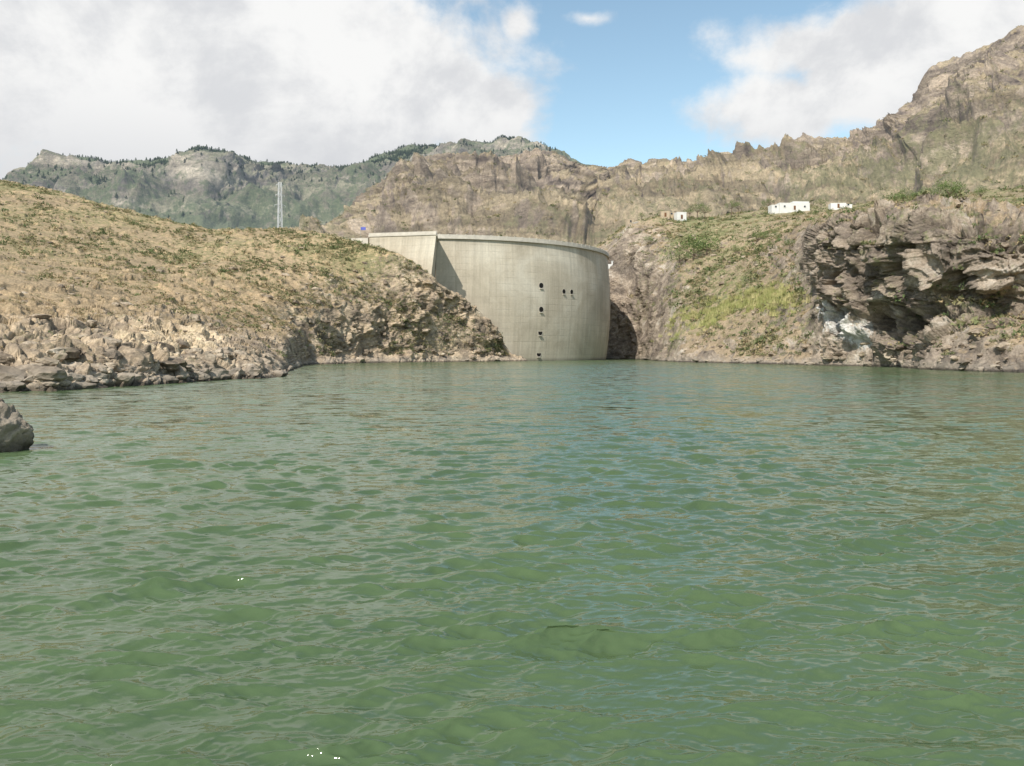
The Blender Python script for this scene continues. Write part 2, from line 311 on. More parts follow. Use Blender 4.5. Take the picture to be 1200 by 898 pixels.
# ================= middle mountain
px=np.concatenate([np.arange(330,1230,0.95),np.arange(1230,1800,5.0)])
sky=[(330,340),(400,312),(418,288),(428,262),(438,244),(450,228),(465,219),(480,211),(500,203),(520,196),(545,190),(580,192),(620,190),(650,197),(670,200),(680,208),(690,219),(703,217),(715,208),(740,200),(755,203),(770,196),(800,200),(825,196),(850,189),(875,183),(900,178),(950,176),(1000,170),(1030,161),(1060,146),(1080,130),(1092,112),(1100,93),(1120,88),(1140,78),(1155,70),(1165,62),(1185,54),(1200,47),(1300,15),(1400,-10),(1800,-10)]
def dep(p): return float(np.interp(p,[330,430,660,700,740,800,900,1000,1100,1200,1400,1800],[950,950,1080,1500,1650,1600,1400,1180,1000,880,720,600]))
def base_y(p): return float(np.interp(p,[330,700,900,1100,1200,1800],[345,300,262,245,235,220]))
def mc(f,fd,am,rk,gr):
    ks=[]
    for p,y in sky:
        ks.append((p,y+(base_y(p)-y)*f,520+(dep(p)-520)*fd,rk,gr,am))
    return dict(k=ks)
Mc=[mc(1.12,0,.5,.05,.6),mc(0.9,.12,.8,.1,.6),mc(.66,.34,1.1,.3,.5),mc(.42,.58,1.1,.45,.4),mc(.22,.86,.9,.65,.2),mc(0,1,.4,.75,.2),mc(.12,1.15,.45,.5,.1),mc(1.0,1.5,.4,.5,.1)]
def dispM(P,A):
    amp=A[:,2]
    q=P+34*np.stack([fbm(P/110+3,3,231),fbm(P/110+9,3,241),fbm(P/110+5,3,251)],-1)
    r=ridged(q/np.array([170,220,400]),6,205,0.52)*66
    g=ridged(q/np.array([48,66,115]),6,215,0.58)*23
    b1,b2,cid=worley(q/np.array([30,26,22]),203)
    b1,b2,ci2=worley(q/np.array([11,10,8]),223)
    fb=fbm(P/16,5,219,0.6)*4.5
    z=P[:,2]+fbm(P/70,3,221)*30
    fr=(z/38)%1.0; ter=(sstep(0,0.7,fr)-fr)*14
    k=np.clip(A[:,0]*1.3,0.15,1)
    d=(r-30+g+fb+((cid-0.5)*9+(ci2-.5)*5+ter)*k)*amp
    return d,(g/18+r/90+(cid-.5)*.4+(ci2-.5)*.5)
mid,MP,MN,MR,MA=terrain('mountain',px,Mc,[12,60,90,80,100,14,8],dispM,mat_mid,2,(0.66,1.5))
# ================= far mountain
px=np.concatenate([np.arange(-700,-20,5.0),np.arange(-20,760,0.95)])
fsky=[(-700,235),(-200,248),(-20,245),(0,240),(20,233),(40,220),(60,208),(90,202),(130,203),(180,204),(210,197),(235,188),(262,197),(290,204),(330,204),(350,208),(400,206),(430,198),(470,189),(520,182),(560,173),(600,175),(625,182),(660,200),(720,218),(760,228)]
def fc(f,fd,am,rk,gr):
    ks=[]
    for p,y in fsky:
        d0=float(np.interp(p,[-700,0,235,330,560,760],[2300,2500,2300,2900,3100,2800]))
        ks.append((p,y+(300-y)*f,1500+(d0-1500)*fd,rk,gr,am))
    return dict(k=ks)
Fc=[fc(1.3,-.1,.4,.0,.5),fc(.85,.2,.8,.1,.6),fc(.6,.45,1.1,.3,.6),fc(.42,.62,1,.6,.4),fc(.3,.8,1,.25,.7),fc(.12,.9,.8,.7,.3),fc(0,1,.36,.1,1),fc(.06,1.2,.4,.3,1),fc(1,1.6,.3,.3,.6)]
def dispF(P,A):
    amp=A[:,2]
    q=P+70*np.stack([fbm(P/260+3,3,331),fbm(P/260+9,3,341),fbm(P/260+5,3,351)],-1)
    r=ridged(q/np.array([420,520,900]),6,305,0.5)*95
    g=ridged(q/np.array([110,150,320]),6,315,0.55)*30
    z=P[:,2]+fbm(P/200,3,321)*30
    fr=(z/80)%1.0; ter=(sstep(0,0.5,fr)-fr)*75
    d=(r-20+g+ter+fbm(P/35,4,319)*7)*amp
    return d,(g/30+r/150+ter/60)
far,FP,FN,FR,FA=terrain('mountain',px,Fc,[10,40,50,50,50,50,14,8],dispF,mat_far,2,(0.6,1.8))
# ================= lake bed / ground sheet
gm=simple_mat('lake_bed_soil',(0.2,0.17,0.12),0.95,0.2,0.05)
n=60; xs=np.linspace(-9000,9000,n); ys=np.linspace(-3000,15000,n)
X,Y=np.meshgrid(xs,ys); make_mesh('ground',np.stack([X.ravel(),Y.ravel(),np.full(n*n,-6.0)],-1),gridq(n,n),[gm])
# ================= water
def water():
    py=np.concatenate([np.arange(1600,940,-6.0),np.arange(940,560,-0.7),np.arange(560,417.5,-0.6)])
    d=H*F/(py-HY); d=np.concatenate([[-60,-20,-6,-2,0.6],d,[800]])
    pxs=np.arange(-190,1391,1.3)
    t=(pxs-600)/F
    D=np.abs(d)+np.where(d<3,6,0); 
    X=D[:,None]*t[None,:]*1.0; Y=np.repeat(d[:,None],len(t),1)
    sp=np.abs(np.gradient(d)); 
    Z=np.zeros_like(X)
    def n2(sx,sy,o,s): return fbm(np.stack([X.ravel()/sx,Y.ravel()/sy,np.full(X.size,s*1.7)],-1),o,s).reshape(X.shape)
    wx=n2(1.1,1.1,3,61); wy=n2(1.1,1.1,3,67); grp=n2(2.0,1.0,4,71)
    r=np.random.default_rng(5); dx=np.zeros_like(X);dy=np.zeros_like(X)
    Xw=X+wx*0.13;Yw=Y+wy*0.13
    NW=90
    for k in range(NW):
        lam=0.07*(1.3/0.07)**((k+r.random())/NW)
        th=math.radians(r.normal(-80,25)); kx,ky=math.cos(th),math.sin(th)
        kk=2*math.pi/lam; a=0.0063*lam**0.95; ph=r.random()*6.283
        wgt=np.clip((lam/np.maximum(sp,1e-3)-2.2)/3,0,1)
        if wgt.max()<=0: continue
        arg=kk*(kx*Xw+ky*Yw)+ph; A=a*wgt[:,None]*np.clip(1+1.0*grp,0.2,2.2)
        s=np.sin(arg); Z+=A*np.cos(arg); dx-=A*kx*s*0.8; dy-=A*ky*s*0.8
    X=X+dx;Y=Y+dy
    V=np.stack([X.ravel(),Y.ravel(),Z.ravel()],-1)
    m,nt,b=new_mat('reservoir_water')
    tc=nt.new('ShaderNodeTexCoord').outputs['Object']
    mp=nt.new('ShaderNodeMapping'); nt.lk(mp.inputs[0],tc); mp.inputs['Rotation'].default_value=(0,0,math.radians(10)); mp.inputs['Scale'].default_value=(0.5,1.0,1)
    v=mp.outputs[0]
    def sl(scale,det,k):
        c=nt.noise(v,scale,det,0.62,0.3,out='Color'); c=nt.vm('SUBTRACT',c,(0.5,0.5,0.5)); return nt.vm('MULTIPLY',c,(k*0.7,k,0))
    sep=nt.new('ShaderNodeSeparateXYZ'); nt.lk(sep.inputs[0],tc)
    farf=nt.mr(sep.outputs[1],9,50,0,1)
    s1=nt.vm('SCALE',nt.vm('ADD',sl(1.5,3,1.3),(0,-0.10,0)),farf)
    s2=sl(9.0,4,0.50)
    gust=nt.noise(nt.vm('MULTIPLY',tc,(0.35,1.0,1)),0.05,4,0.6); gs=nt.mr(gust,0.35,0.65,0.7,1.2)
    g=nt.new('ShaderNodeNewGeometry').outputs['Normal']
    nn=nt.vm('NORMALIZE',nt.vm('ADD',g,nt.vm('SCALE',nt.vm('ADD',s1,s2),gs)))
    nt.lk(b.inputs['Normal'],nn)
    cn=nt.noise(tc,0.12,3); col=nt.ramp(cn,[(0.35,(0.066,0.104,0.047)),(0.65,(0.084,0.126,0.056))])
    nt.lk(b.inputs['Base Color'],col); b.inputs['Roughness'].default_value=0.05; b.inputs['IOR'].default_value=1.333; b.inputs['Specular IOR Level'].default_value=0.5
    make_mesh('water',V,gridq(*Z.shape),[m])
water(); print('water',time.time()-T0)
# ================= dam
CX,CY,R=-30.6,369.7,70.0; ZT=41.4; TE=122
def conc():
    m,nt,b=new_mat('weathered_concrete')
    uv=nt.new('ShaderNodeUVMap').outputs[0]; s=nt.new('ShaderNodeSeparateXYZ'); nt.lk(s.inputs[0],uv); u,v=s.outputs[0],s.outputs[1]
    def line(x,per,w):
        f=nt.m('FRACT',nt.m('DIVIDE',x,per)); dd=nt.m('MINIMUM',f,nt.m('SUBTRACT',1,f)); return nt.mr(nt.m('MULTIPLY',dd,per),0,w,1,0)
    def cell(x,per): return nt.m('FLOOR',nt.m('DIVIDE',x,per))
    fi=nt.noise(uv,1.6,5,0.7); bl=nt.noise(uv,0.06,5,0.6,0.5)
    lm=nt.mr(nt.noise(uv,0.12,3,0.6),0.4,0.6,0.25,1)
    L=nt.m('MULTIPLY',nt.m('MAXIMUM',nt.m('MULTIPLY',line(v,2.2,0.22),0.5),nt.m('MULTIPLY',line(u,11.5,0.22),0.75)),lm)
    cv=nt.new('ShaderNodeCombineXYZ'); nt.lk(cv.inputs[0],cell(u,11.5)); nt.lk(cv.inputs[1],cell(v,2.2))
    wn=nt.new('ShaderNodeTexWhiteNoise',noise_dimensions='2D'); nt.lk(wn.inputs['Vector'],cv.outputs[0])
    st=nt.noise(nt.vm('MULTIPLY',uv,(1.0,0.05,1)),0.7,5,0.7)
    val=nt.m('ADD',nt.mr(bl,0.3,0.7,0.80,1.15,False),nt.m('MULTIPLY',nt.m('SUBTRACT',wn.outputs[0],0.5),0.06))
    val=nt.m('MULTIPLY',val,nt.mr(st,0.3,0.72,1.10,0.80,False)); val=nt.m('MULTIPLY',val,nt.mr(fi,0.3,0.7,0.92,1.08,False))
    val=nt.m('MULTIPLY',val,nt.mr(L,0,1,1,0.72))
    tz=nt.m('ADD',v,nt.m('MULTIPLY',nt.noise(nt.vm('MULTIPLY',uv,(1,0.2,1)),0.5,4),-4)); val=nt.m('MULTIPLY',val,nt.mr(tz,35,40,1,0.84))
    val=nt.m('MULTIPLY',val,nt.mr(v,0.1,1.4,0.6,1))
    col=nt.mix(nt.mr(bl,0.4,0.65),(0.54,0.475,0.37),(0.57,0.52,0.425)); col=nt.vm('SCALE',col,val)
    nt.lk(b.inputs['Base Color'],col); nt.lk(b.inputs['Normal'],nt.bump(nt.m('SUBTRACT',nt.m('MULTIPLY',fi,0.5),L),0.06,0.8)); return m
mc_=conc(); mdark=simple_mat('hole_shade_disc',(0.015,0.014,0.013),0.9); mcap=simple_mat('parapet_concrete',(0.53,0.49,0.42),0.9,0.12,0.7)
dam=bpy.data.objects.new('dam',None); sc.collection.objects.link(dam)
def rad(z): return R-0.0012*(ZT-z)**2+ 0.96*np.sin(np.clip(z/ZT,0,1)*np.pi)+ (ZT-z)*0.035
def arch():
    th=np.radians(np.linspace(4.0,TE,160)); zs=np.linspace(-5,ZT,60); n_=160
    V=[];U=[]
    for z in zs:
        for t in th: V.append((CX+rad(z)*math.sin(t),CY-rad(z)*math.cos(t),z)); U.append((R*t,z))
    Q=gridq(60,n_); n0=len(V)
    for z in zs:
        rr=R-3.5-(ZT-z)*0.16
        for t in th: V.append((CX+rr*math.sin(t),CY-rr*math.cos(t),z)); U.append((R*t,z))
    Q2=gridq(60,n_,n0)[:,::-1]
    top=np.array([[59*n_+i,59*n_+i+1,n0+59*n_+i+1,n0+59*n_+i] for i in range(n_-1)])
    e1=np.array([[r*n_,(r+1)*n_,n0+(r+1)*n_,n0+r*n_] for r in range(59)]); e2=e1[:,::-1]+n_-1
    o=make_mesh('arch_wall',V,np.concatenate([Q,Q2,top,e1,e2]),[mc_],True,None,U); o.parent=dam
    try: o.data.set_sharp_from_angle(angle=math.radians(35))
    except Exception as e: print(e)
arch()
def ring(r0,r1,z0,z1,t0,t1,n,name,mat):
    mb=MB(); th=np.radians(np.linspace(t0,t1,n)); vs=[]
    for t in th:
        for r,z in((r0,z0),(r1,z0),(r1,z1),(r0,z1)): vs.append((CX+r*math.sin(t),CY-r*math.cos(t),z))
    fs=[]
    for i in range(n-1):
        for k in range(4): fs.append((4*i+k,4*i+(k+1)%4,4*i+4+(k+1)%4,4*i+4+k))
    fs+= [(0,1,2,3),(4*n-4,4*n-1,4*n-2,4*n-3)]
    mb.add(vs,fs); return mb.obj(name,[mat],dam)
ring(R-3.8,R+0.75,ZT+0.01,ZT+0.55,4,TE,110,'crest_slab',mcap)
ring(R+0.35,R+0.62,ZT+0.56,ZT+1.45,4,TE,110,'upstream_parapet',mcap)
ring(R-3.6,R-3.35,ZT+0.56,ZT+1.45,4,TE,110,'downstream_parapet',mcap)
mb=MB()
for t in np.radians(np.arange(5,TE-1,2.4)):
    mb.box((CX+(R+0.485)*math.sin(t),CY-(R+0.485)*math.cos(t),ZT+1.05),(0.42,0.42,1.1),0,t)
mb.obj('parapet_posts',[mcap],dam)
def block():
    ztop=40.6
    A=(-46.5,289.0);B=(-24.3,284.0);C=(-25.6,302.5);D=(-48,308)
    Ab=(-47,286.0);Bb=(-29.0,281.5);Cb=(-27.5,302.5);Db=(-48,308)
    nz=30;V=[];U=[]
    segs=[(A,B,Ab,Bb),(B,C,Bb,Cb),(C,D,Cb,Db),(D,A,Db,Ab)]
    Q=[];uo=0
    for a,b,ab,bb in segs:
        L=math.dist(a,b); o=len(V)
        for k in range(nz):
            f=k/(nz-1); z=f*ztop
            for j in range(12):
                g=j/11; p0=np.array(ab)*(1-g)+np.array(bb)*g; p1=np.array(a)*(1-g)+np.array(b)*g; p=p0*(1-f)+p1*f
                V.append((p[0],p[1],z)); U.append((uo+L*g,z))
        Q.append(gridq(nz,12,o)); uo+=L
    o=len(V); V+=[(*A,ztop),(*B,ztop),(*C,ztop),(*D,ztop)]; U+=[(0,0),(10,0),(10,10),(0,10)]; Q.append(np.array([[o,o+1,o+2,o+3]]))
    ob=make_mesh('thrust_block',V,np.concatenate(Q),[mc_],False,None,U); ob.parent=dam
    mb=MB(); a=Vector((*A,0));b=Vector((*B,0)); d=(b-a); ang=math.atan2(d.y,d.x); c=(a+b)/2
    mb.box((c.x,c.y+0.25,ztop+0.3),(d.length+0.4,1.0,0.58),0,ang); mb.box((c.x,c.y+0.1,ztop+0.92),(d.length+0.3,0.3,0.62),0,ang)
    bc=(Vector((*B,0))+Vector((*C,0)))/2; mb.box((bc.x-0.1,bc.y+0.8,ztop+0.35),(0.9,16.2,0.68),0,math.radians(4))
    a2=Vector((-57.0,291.5,0)); dd=a-a2; c2=(a+a2)/2; mb.box((c2.x-0.3,c2.y+0.6,ztop-2.4),(dd.length,1.4,4.2),0,math.atan2(dd.y,dd.x))
    mb.obj('block_parapet',[mcap],dam)
block()
msteel=simple_mat('galvanised_steel',(0.33,0.34,0.34),0.5,0.1,3,0.5,0.4)
mpyl=simple_mat('pylon_steel',(0.55,0.56,0.56),0.6,0.1,3,0.3,0.0)
def outlet(pxx,pyy,name,k=1.0):
    t=0.1
    for _ in range(40):
        x=CX+R*math.sin(t);y=CY-R*math.cos(t); t+= ((pxx-600)/F*y-x)/R*0.8
    z=H+(HY-pyy)/F*y; r=rad(z); o=Vector((CX+r*math.sin(t),CY-r*math.cos(t),z)); nr=Vector((math.sin(t),-math.cos(t),0)); tg=Vector((math.cos(t),math.sin(t),0)); up=Vector((0,0,1))
    mb=MB(); N=24; ro,ri=1.05*k,0.95*k
    vs=[]
    for rr,dp in((ro,-0.3),(ro,0.06),(ri,0.06),(ri,0.03)):
        for j in range(N):
            a=2*math.pi*j/N; vs.append(o+nr*dp+(tg*math.cos(a)+up*math.sin(a))*rr)
    mb.add(vs,[(j*N+q,j*N+(q+1)%N,(j+1)*N+(q+1)%N,(j+1)*N+q) for j in range(3) for q in range(N)],0)
    mb.add(vs[3*N:],[tuple(range(N))],1)  # dark disc paints the shade of the hole; the wall is not pierced
    c=o+nr*0.15-up*1.15*k; mb.box(c,(1.5*k,0.5,0.16),0,t)
    mb.obj(name,[mcap,mdark,msteel],dam)
for k,(a,b_) in enumerate([(632,335),(632,363),(632,390),(632,415),(658,342),(667,342.5)]): outlet(a,b_,'outlet_%d'%(k+1),1.0 if k<4 else .9)
# ---------------------------------------------------------------- placement helper
def ground_at(P,x,y,q=50):
    i=np.argmin((P[:,0]-x)**2+(P[:,1]-y)**2); m=(np.abs(P[:,0]-x)<2.5)&(np.abs(P[:,1]-y)<5)
    return float(np.percentile(P[m,2],q)) if m.sum()>3 else float(P[i,2])
# ---------------------------------------------------------------- foliage
def leaf_mat(name,c0,c1,c2,haze_glow=None):
    m,nt,b=new_mat(name); a=nt.attr('tint'); col=nt.ramp(a,[(0.1,c0),(0.5,c1),(0.9,c2)])
    nt.lk(b.inputs['Base Color'],col); b.inputs['Roughness'].default_value=0.8
    if haze_glow: b.inputs['Emission Color'].default_value=(*haze_glow,1); b.inputs['Emission Strength'].default_value=1.0  # same airlight imitation, added as emission to the foliage
    return m
mshrub=leaf_mat('scrub_leaves',(0.38,0.29,0.17),(0.21,0.20,0.10),(0.095,0.13,0.05))
mgreen=leaf_mat('tree_leaves',(0.07,0.11,0.035),(0.12,0.17,0.055),(0.19,0.24,0.085))
mreed=leaf_mat('reed_leaves',(0.24,0.26,0.09),(0.34,0.34,0.13),(0.46,0.40,0.20))
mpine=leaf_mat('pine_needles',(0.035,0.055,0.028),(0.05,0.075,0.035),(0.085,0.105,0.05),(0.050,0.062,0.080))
mbark=simple_mat('bark',(0.16,0.12,0.09),0.95)
def leafcloud(n,size,flat,r):
    d=r.normal(size=(n,3)); d/=np.linalg.norm(d,axis=1,keepdims=True); d[:,2]=np.abs(d[:,2])
    rad_=(0.55+0.5*r.random(n))*(1+0.25*np.sin(d[:,0]*5+r.random()*6)+0.2*np.sin(d[:,1]*7+r.random()*6))
    c=d*rad_[:,None]; c[:,2]*=flat
    a=r.normal(size=(n,3)); a/=np.linalg.norm(a,axis=1,keepdims=True); b=np.cross(a,r.normal(size=(n,3))); b/=np.linalg.norm(b,axis=1,keepdims=True)
    s=size*(0.6+0.8*r.random(n))[:,None]
    return np.stack([c-a*s,c+a*s,c+b*s*1.3],1)
def scatter(name,pos,scale,tint,mat,templates,r):
    Vs=[];Ts=[]
    for p,s,t in zip(pos,scale,tint):
        T=templates[r.integers(len(templates))]; a=r.random()*6.28; c,sn=math.cos(a),math.sin(a)
        M=np.array([[c,-sn,0],[sn,c,0],[0,0,1]]); v=(T.reshape(-1,3)@M.T)*s+p
        Vs.append(v); Ts.append(np.full(len(v),t)+np.repeat(r.normal(0,0.12,len(v)//3),3))
    V=np.concatenate(Vs); return make_mesh(name,V,np.arange(len(V)).reshape(-1,3),[mat],False,{'tint':np.clip(np.concatenate(Ts),0,1)})
tmpl=[leafcloud(34,0.2,0.8,rng) for _ in range(6)]
def pick(P,w,n):
    w=np.clip(w,0,None); p=w/w.sum(); return rng.choice(len(P),n,p=p)
cl=sstep(-0.2,0.5,fbm(LP/14,3,401))
dist=LP[:,1]
w=(LP[:,2]>1.2)*(1-np.clip(LR,0,1))**1.2*(0.15+cl)*(dist<345)*(LA[:,1]>0.05)*np.clip(dist/200,.2,1)**1.5
idx=pick(LP,w,8000)
s=np.clip(rng.lognormal(-0.75,0.45,len(idx)),0.15,1.5)*np.clip(dist[idx]/220,0.45,1.1)
tn=np.clip(rng.normal(0.42,0.28,len(idx))+0.2*(LP[idx,2]>22)-0.25*(LP[idx,1]<140),0,1)
scatter('scrub',LP[idx]-[0,0,0.05],s,tn,mshrub,tmpl,rng)
w=(LP[:,2]>2.0)*np.clip(LR,0,1)*(LP[:,1]<300)*(LA[:,2]>0.4)*cl*np.where(LP[:,1]<140,.12,1)
idx=pick(LP,w,1400); scatter('scrub',LP[idx],rng.uniform(0.2,1.0,len(idx))*np.clip(LP[idx,1]/200,.5,1),np.clip(rng.uniform(0.1,1,len(idx))-0.45*(LP[idx,1]<140),0,1),mshrub,tmpl,rng)
cl=sstep(-0.2,0.5,fbm(RP/16,3,411))
w=(RP[:,2]>2)*(1-np.clip(RR,0,1))**1.2*(0.1+cl)*(RP[:,1]<480)
idx=pick(RP,w,7000); scatter('scrub',RP[idx],np.clip(rng.lognormal(-0.4,0.5,len(idx)),0.2,2.4),np.clip(rng.normal(0.6,0.28,len(idx)),0,1),mshrub,tmpl,rng)
w=(1-np.clip(MR,0,1))*(MP[:,1]<1100)
idx=pick(MP,w,6000); scatter('scrub',MP[idx],rng.uniform(0.8,2.4,len(idx)),rng.uniform(0.2,0.9,len(idx)),mshrub,tmpl[:3],rng)
def reed(n,r):
    b=r.normal(0,0.45,(n,2)); h=r.uniform(0.7,1.5,n); lean=r.normal(0,0.25,(n,2)); w=0.05
    V=np.zeros((n,3,3)); V[:,0,:2]=b-w; V[:,1,:2]=b+w; V[:,2,:2]=b+lean; V[:,2,2]=h; return V
pxr,pyr=pxy(RP)
w=np.exp(-((pxr-835)/34)**2-(((pyr-368)+(pxr-835)*0.35)/11)**2)*(RP[:,1]<400)*sstep(-.3,.3,fbm(RP/7,3,433))
w2=np.exp(-((pxr-905)/25)**2-((pyr-352)/12)**2)*(RP[:,1]<400)*0.35
idx=pick(RP,w+w2,1100); scatter('reed_bed',RP[idx],rng.uniform(0.5,1.4,len(idx)),rng.uniform(0.1,0.95,len(idx)),mreed,[reed(26,rng) for _ in range(4)],rng)
def pine(r):
    fs=[]
    for k in range(7):
        z=0.25+k*0.11; rr=(0.36-k*0.03)*(0.7+0.6*r.random())
        for j in range(6):
            a=j*1.047+r.random(); p=np.array([math.cos(a)*rr,math.sin(a)*rr,z-0.05]); q=np.array([math.cos(a+0.8)*rr*.7,math.sin(a+.8)*rr*.7,z-0.02])
            fs.append([p,q,[0,0,z+0.12]])
    fs.append([[-.025,0,0],[.025,0,0],[0,0,.9]]); fs.append([[0,-.025,0],[0,.025,0],[0,0,.9]])
    return np.array(fs,float)
pt=[pine(rng) for _ in range(5)]
pxf=600+FP[:,0]/FP[:,1]*F
cl=sstep(-0.15,0.3,fbm(FP/120,3,421))
w=((FA[:,1]>0.75)*1.0+0.07*(FP[:,2]>420)+0.02)*(0.08+cl)*(pxf>-60)*(pxf<660)*(FP[:,1]<3300)*(FP[:,2]>150)
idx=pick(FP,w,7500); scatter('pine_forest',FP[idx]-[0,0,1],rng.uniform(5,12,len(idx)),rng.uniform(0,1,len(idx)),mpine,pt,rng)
# ---------------------------------------------------------------- trees
def tree(x,y,z,h,wd,seed,name='broadleaf_tree',low=False):
    r=np.random.default_rng(seed); mb=MB(); th=h*(0.15 if low else 0.42)
    top=Vector((r.normal(0,.04)*h,r.normal(0,.04)*h,th)); mb.beam((0,0,-0.6),top,h*0.07,0,h*0.045,7)
    cl=[]
    for k in range(9):
        a=k*0.72+r.random(); rr=wd*(0.2+0.32*r.random()); e=Vector((math.cos(a)*rr,math.sin(a)*rr,h*(0.35 if low else 0.5)+h*0.42*r.random()))
        mb.beam(top,e,h*0.03,0,h*0.01,5); cl.append(e)
    cl.append(Vector((0,0,h*0.86)))
    V=[]
    for e in cl:
        T=leafcloud(110,0.09,1.0,r); s=wd*0.25*(0.7+0.6*r.random()); T=T*s; sgn=np.where(r.random(len(T))<0.4,-0.7,1)[:,None]; T[:,:,2]*=sgn; V.append(T.reshape(-1,3)+np.array(e))
    V=np.concatenate(V); nb=len(mb.v); me=bpy.data.meshes.new(name)
    fs=mb.f+[(nb+3*i,nb+3*i+1,nb+3*i+2) for i in range(len(V)//3)]
    me.from_pydata(mb.v+[tuple(v) for v in V],[],fs); me.update(); me.materials.append(mbark); me.materials.append(mgreen)
    me.polygons.foreach_set('material_index',np.array([0]*len(mb.f)+[1]*(len(V)//3),np.int32))
    at=me.attributes.new('tint','FLOAT','POINT'); at.data.foreach_set('value',np.concatenate([np.zeros(nb),np.repeat(r.random(len(V)//3),3)]).astype(np.float32))
    o=bpy.data.objects.new(name,me); sc.collection.objects.link(o); o.location=(x,y,z); return o
def tree_px(p,d,h,w,seed,low=False,name='broadleaf_tree'):
    x=(p-600)/F*d; tree(x,d,ground_at(RP,x,d,75),h,w,seed,name,low)
for k,(p,d,h,w_,lo) in enumerate([(808,440,5.2,4.8,0),(818,442,7.4,6.8,0),(826,444,6.4,5.8,0),(857,440,8.0,5,0),(865,444,6,5,0),(900,446,5,5,0),(962,440,4.5,5,0),(1045,360,5.2,8,1),(1057,365,6,8,1),(1068,360,5.0,7,1),(1082,355,5.0,7,1),(1098,360,6,8,1),(1112,365,6.2,9,1),(1122,360,5,7,1),(1150,340,4.2,5,1),(752,434,3.5,3.5,0),(775,445,3.5,3,1)]):
    tree_px(p,d,h,w_,500+k,bool(lo))
for k,(p,d,h,w_) in enumerate([(797,350,5.5,9),(812,348,7.5,12),(828,348,6.0,10),(888,333,4.0,6),(905,318,2.6,4.5),(862,330,2.4,4),(760,395,3.0,5),(925,285,2.4,4)]):
    tree_px(p,d,h,w_,600+k,True,'bush')
# ---------------------------------------------------------------- houses
mwhite=simple_mat('white_render',(0.66,0.65,0.62),0.8,0.08,0.6); mtan=simple_mat('ochre_render',(0.45,0.36,0.26),0.85,0.1,1.0)
mglass=simple_mat('window_glass',(0.03,0.035,0.04),0.15,0.05,1,0.5); mdoor=simple_mat('wooden_door',(0.16,0.08,0.04),0.6)
def house(p,d,parts,name,rz=0.0,wall=None,dz=0):
    x=(p-600)/F*d; z=ground_at(RP,x,d)+dz; e=bpy.data.objects.new(name,None); sc.collection.objects.link(e); e.location=(x,d,z); e.rotation_euler=(0,0,rz)
    W=MB();Wi=MB();Dr=MB();Rf=MB()
    for (ox,oy,w,dp,h) in parts:
        W.box((ox,oy,h/2-1.5),(w,dp,h+3)); 
        for sx,sy,lw,ld in((0,-dp/2+.1,w+.16,.24),(0,dp/2-.1,w+.16,.24),(-w/2+.1,0,.24,dp-.3),(w/2-.1,0,.24,dp-.3)): Rf.box((ox+sx,oy+sy,h+.2),(lw,ld,.44))
        n=max(1,int(w/4.0))
        for k in range(n):
            wx=ox-w/2+(k+.5)*w/n
            if k==n//2 and w>4: Dr.box((wx,oy-dp/2-0.02,1.05),(1.0,0.12,2.0))
            else:
                Wi.box((wx,oy-dp/2-0.02,1.7),(0.85,0.1,0.85)); Rf.box((wx,oy-dp/2-0.08,1.2),(1.1,0.22,0.1))
        Wi.box((ox+w/2+0.02,oy,1.7),(0.1,0.9,0.9))
    wm=wall or mwhite
    W.obj('walls',[wm],e);Wi.obj('windows',[mglass],e);Rf.obj('roof_parapet',[wm],e)
    if Dr.v: Dr.obj('door',[mdoor],e)
house(928,432,[(0,0,15,7,3.0),(4,1.5,8,6,4.1),(-8.8,0.5,4,5,2.2)],'white_house',0.08,dz=0.3)
house(981,425,[(0,0,7,5,2.0),(4.8,0.5,3.5,4,1.5)],'white_house',-0.1,dz=.2)
house(797,432,[(0,0,4.6,5,3.0)],'white_house',0.15,dz=.3)
house(779,436,[(0,0,4.2,4,2.4),(3.2,0.5,2.8,3.5,1.9)],'stone_house',0.0,mtan,.2)
house(738,430,[(0,0,3.2,3,2.2)],'stone_house',0.2,mtan,.2)
x=(711-600)/F*402; mb=MB(); mb.box((0,0,1.2),(0.7,0.7,4)); mb.box((0,0,3.3),(1.0,1.0,0.25)); mb.box((2.6,0,1.2),(0.7,0.7,4)); mb.box((2.6,0,3.3),(1.0,1.0,0.25)); mb.box((1.3,0.1,0.9),(2.0,0.1,2.2))
mb.obj('dam_gate',[mwhite],None,loc=(x+1,412,max(ground_at(RP,x,412),42)))
def strip_wall(pts,h,w,name,mat):
    mb=MB()
    for (p0,d0),(p1,d1) in zip(pts[:-1],pts[1:]):
        n=6
        for k in range(n):
            a,b=k/n,(k+1)/n
            q=[]
            for f in(a,b):
                d=d0+(d1-d0)*f; p=p0+(p1-p0)*f; x=(p-600)/F*d; q.append((x,d,ground_at(RP,x,d)))
            L=math.dist(q[0][:2],q[1][:2]); mb.box(((q[0][0]+q[1][0])/2,(q[0][1]+q[1][1])/2,(q[0][2]+q[1][2])/2+h/2-1),(L,w,h+2),0,math.atan2(q[1][1]-q[0][1],q[1][0]-q[0][0]))
    mb.obj(name,[mat])
strip_wall([(872,345),(905,335),(930,330)],0.9,0.5,'retaining_wall',mtan)
strip_wall([(722,420),(735,425),(748,430)],1.0,0.5,'retaining_wall',mcap)
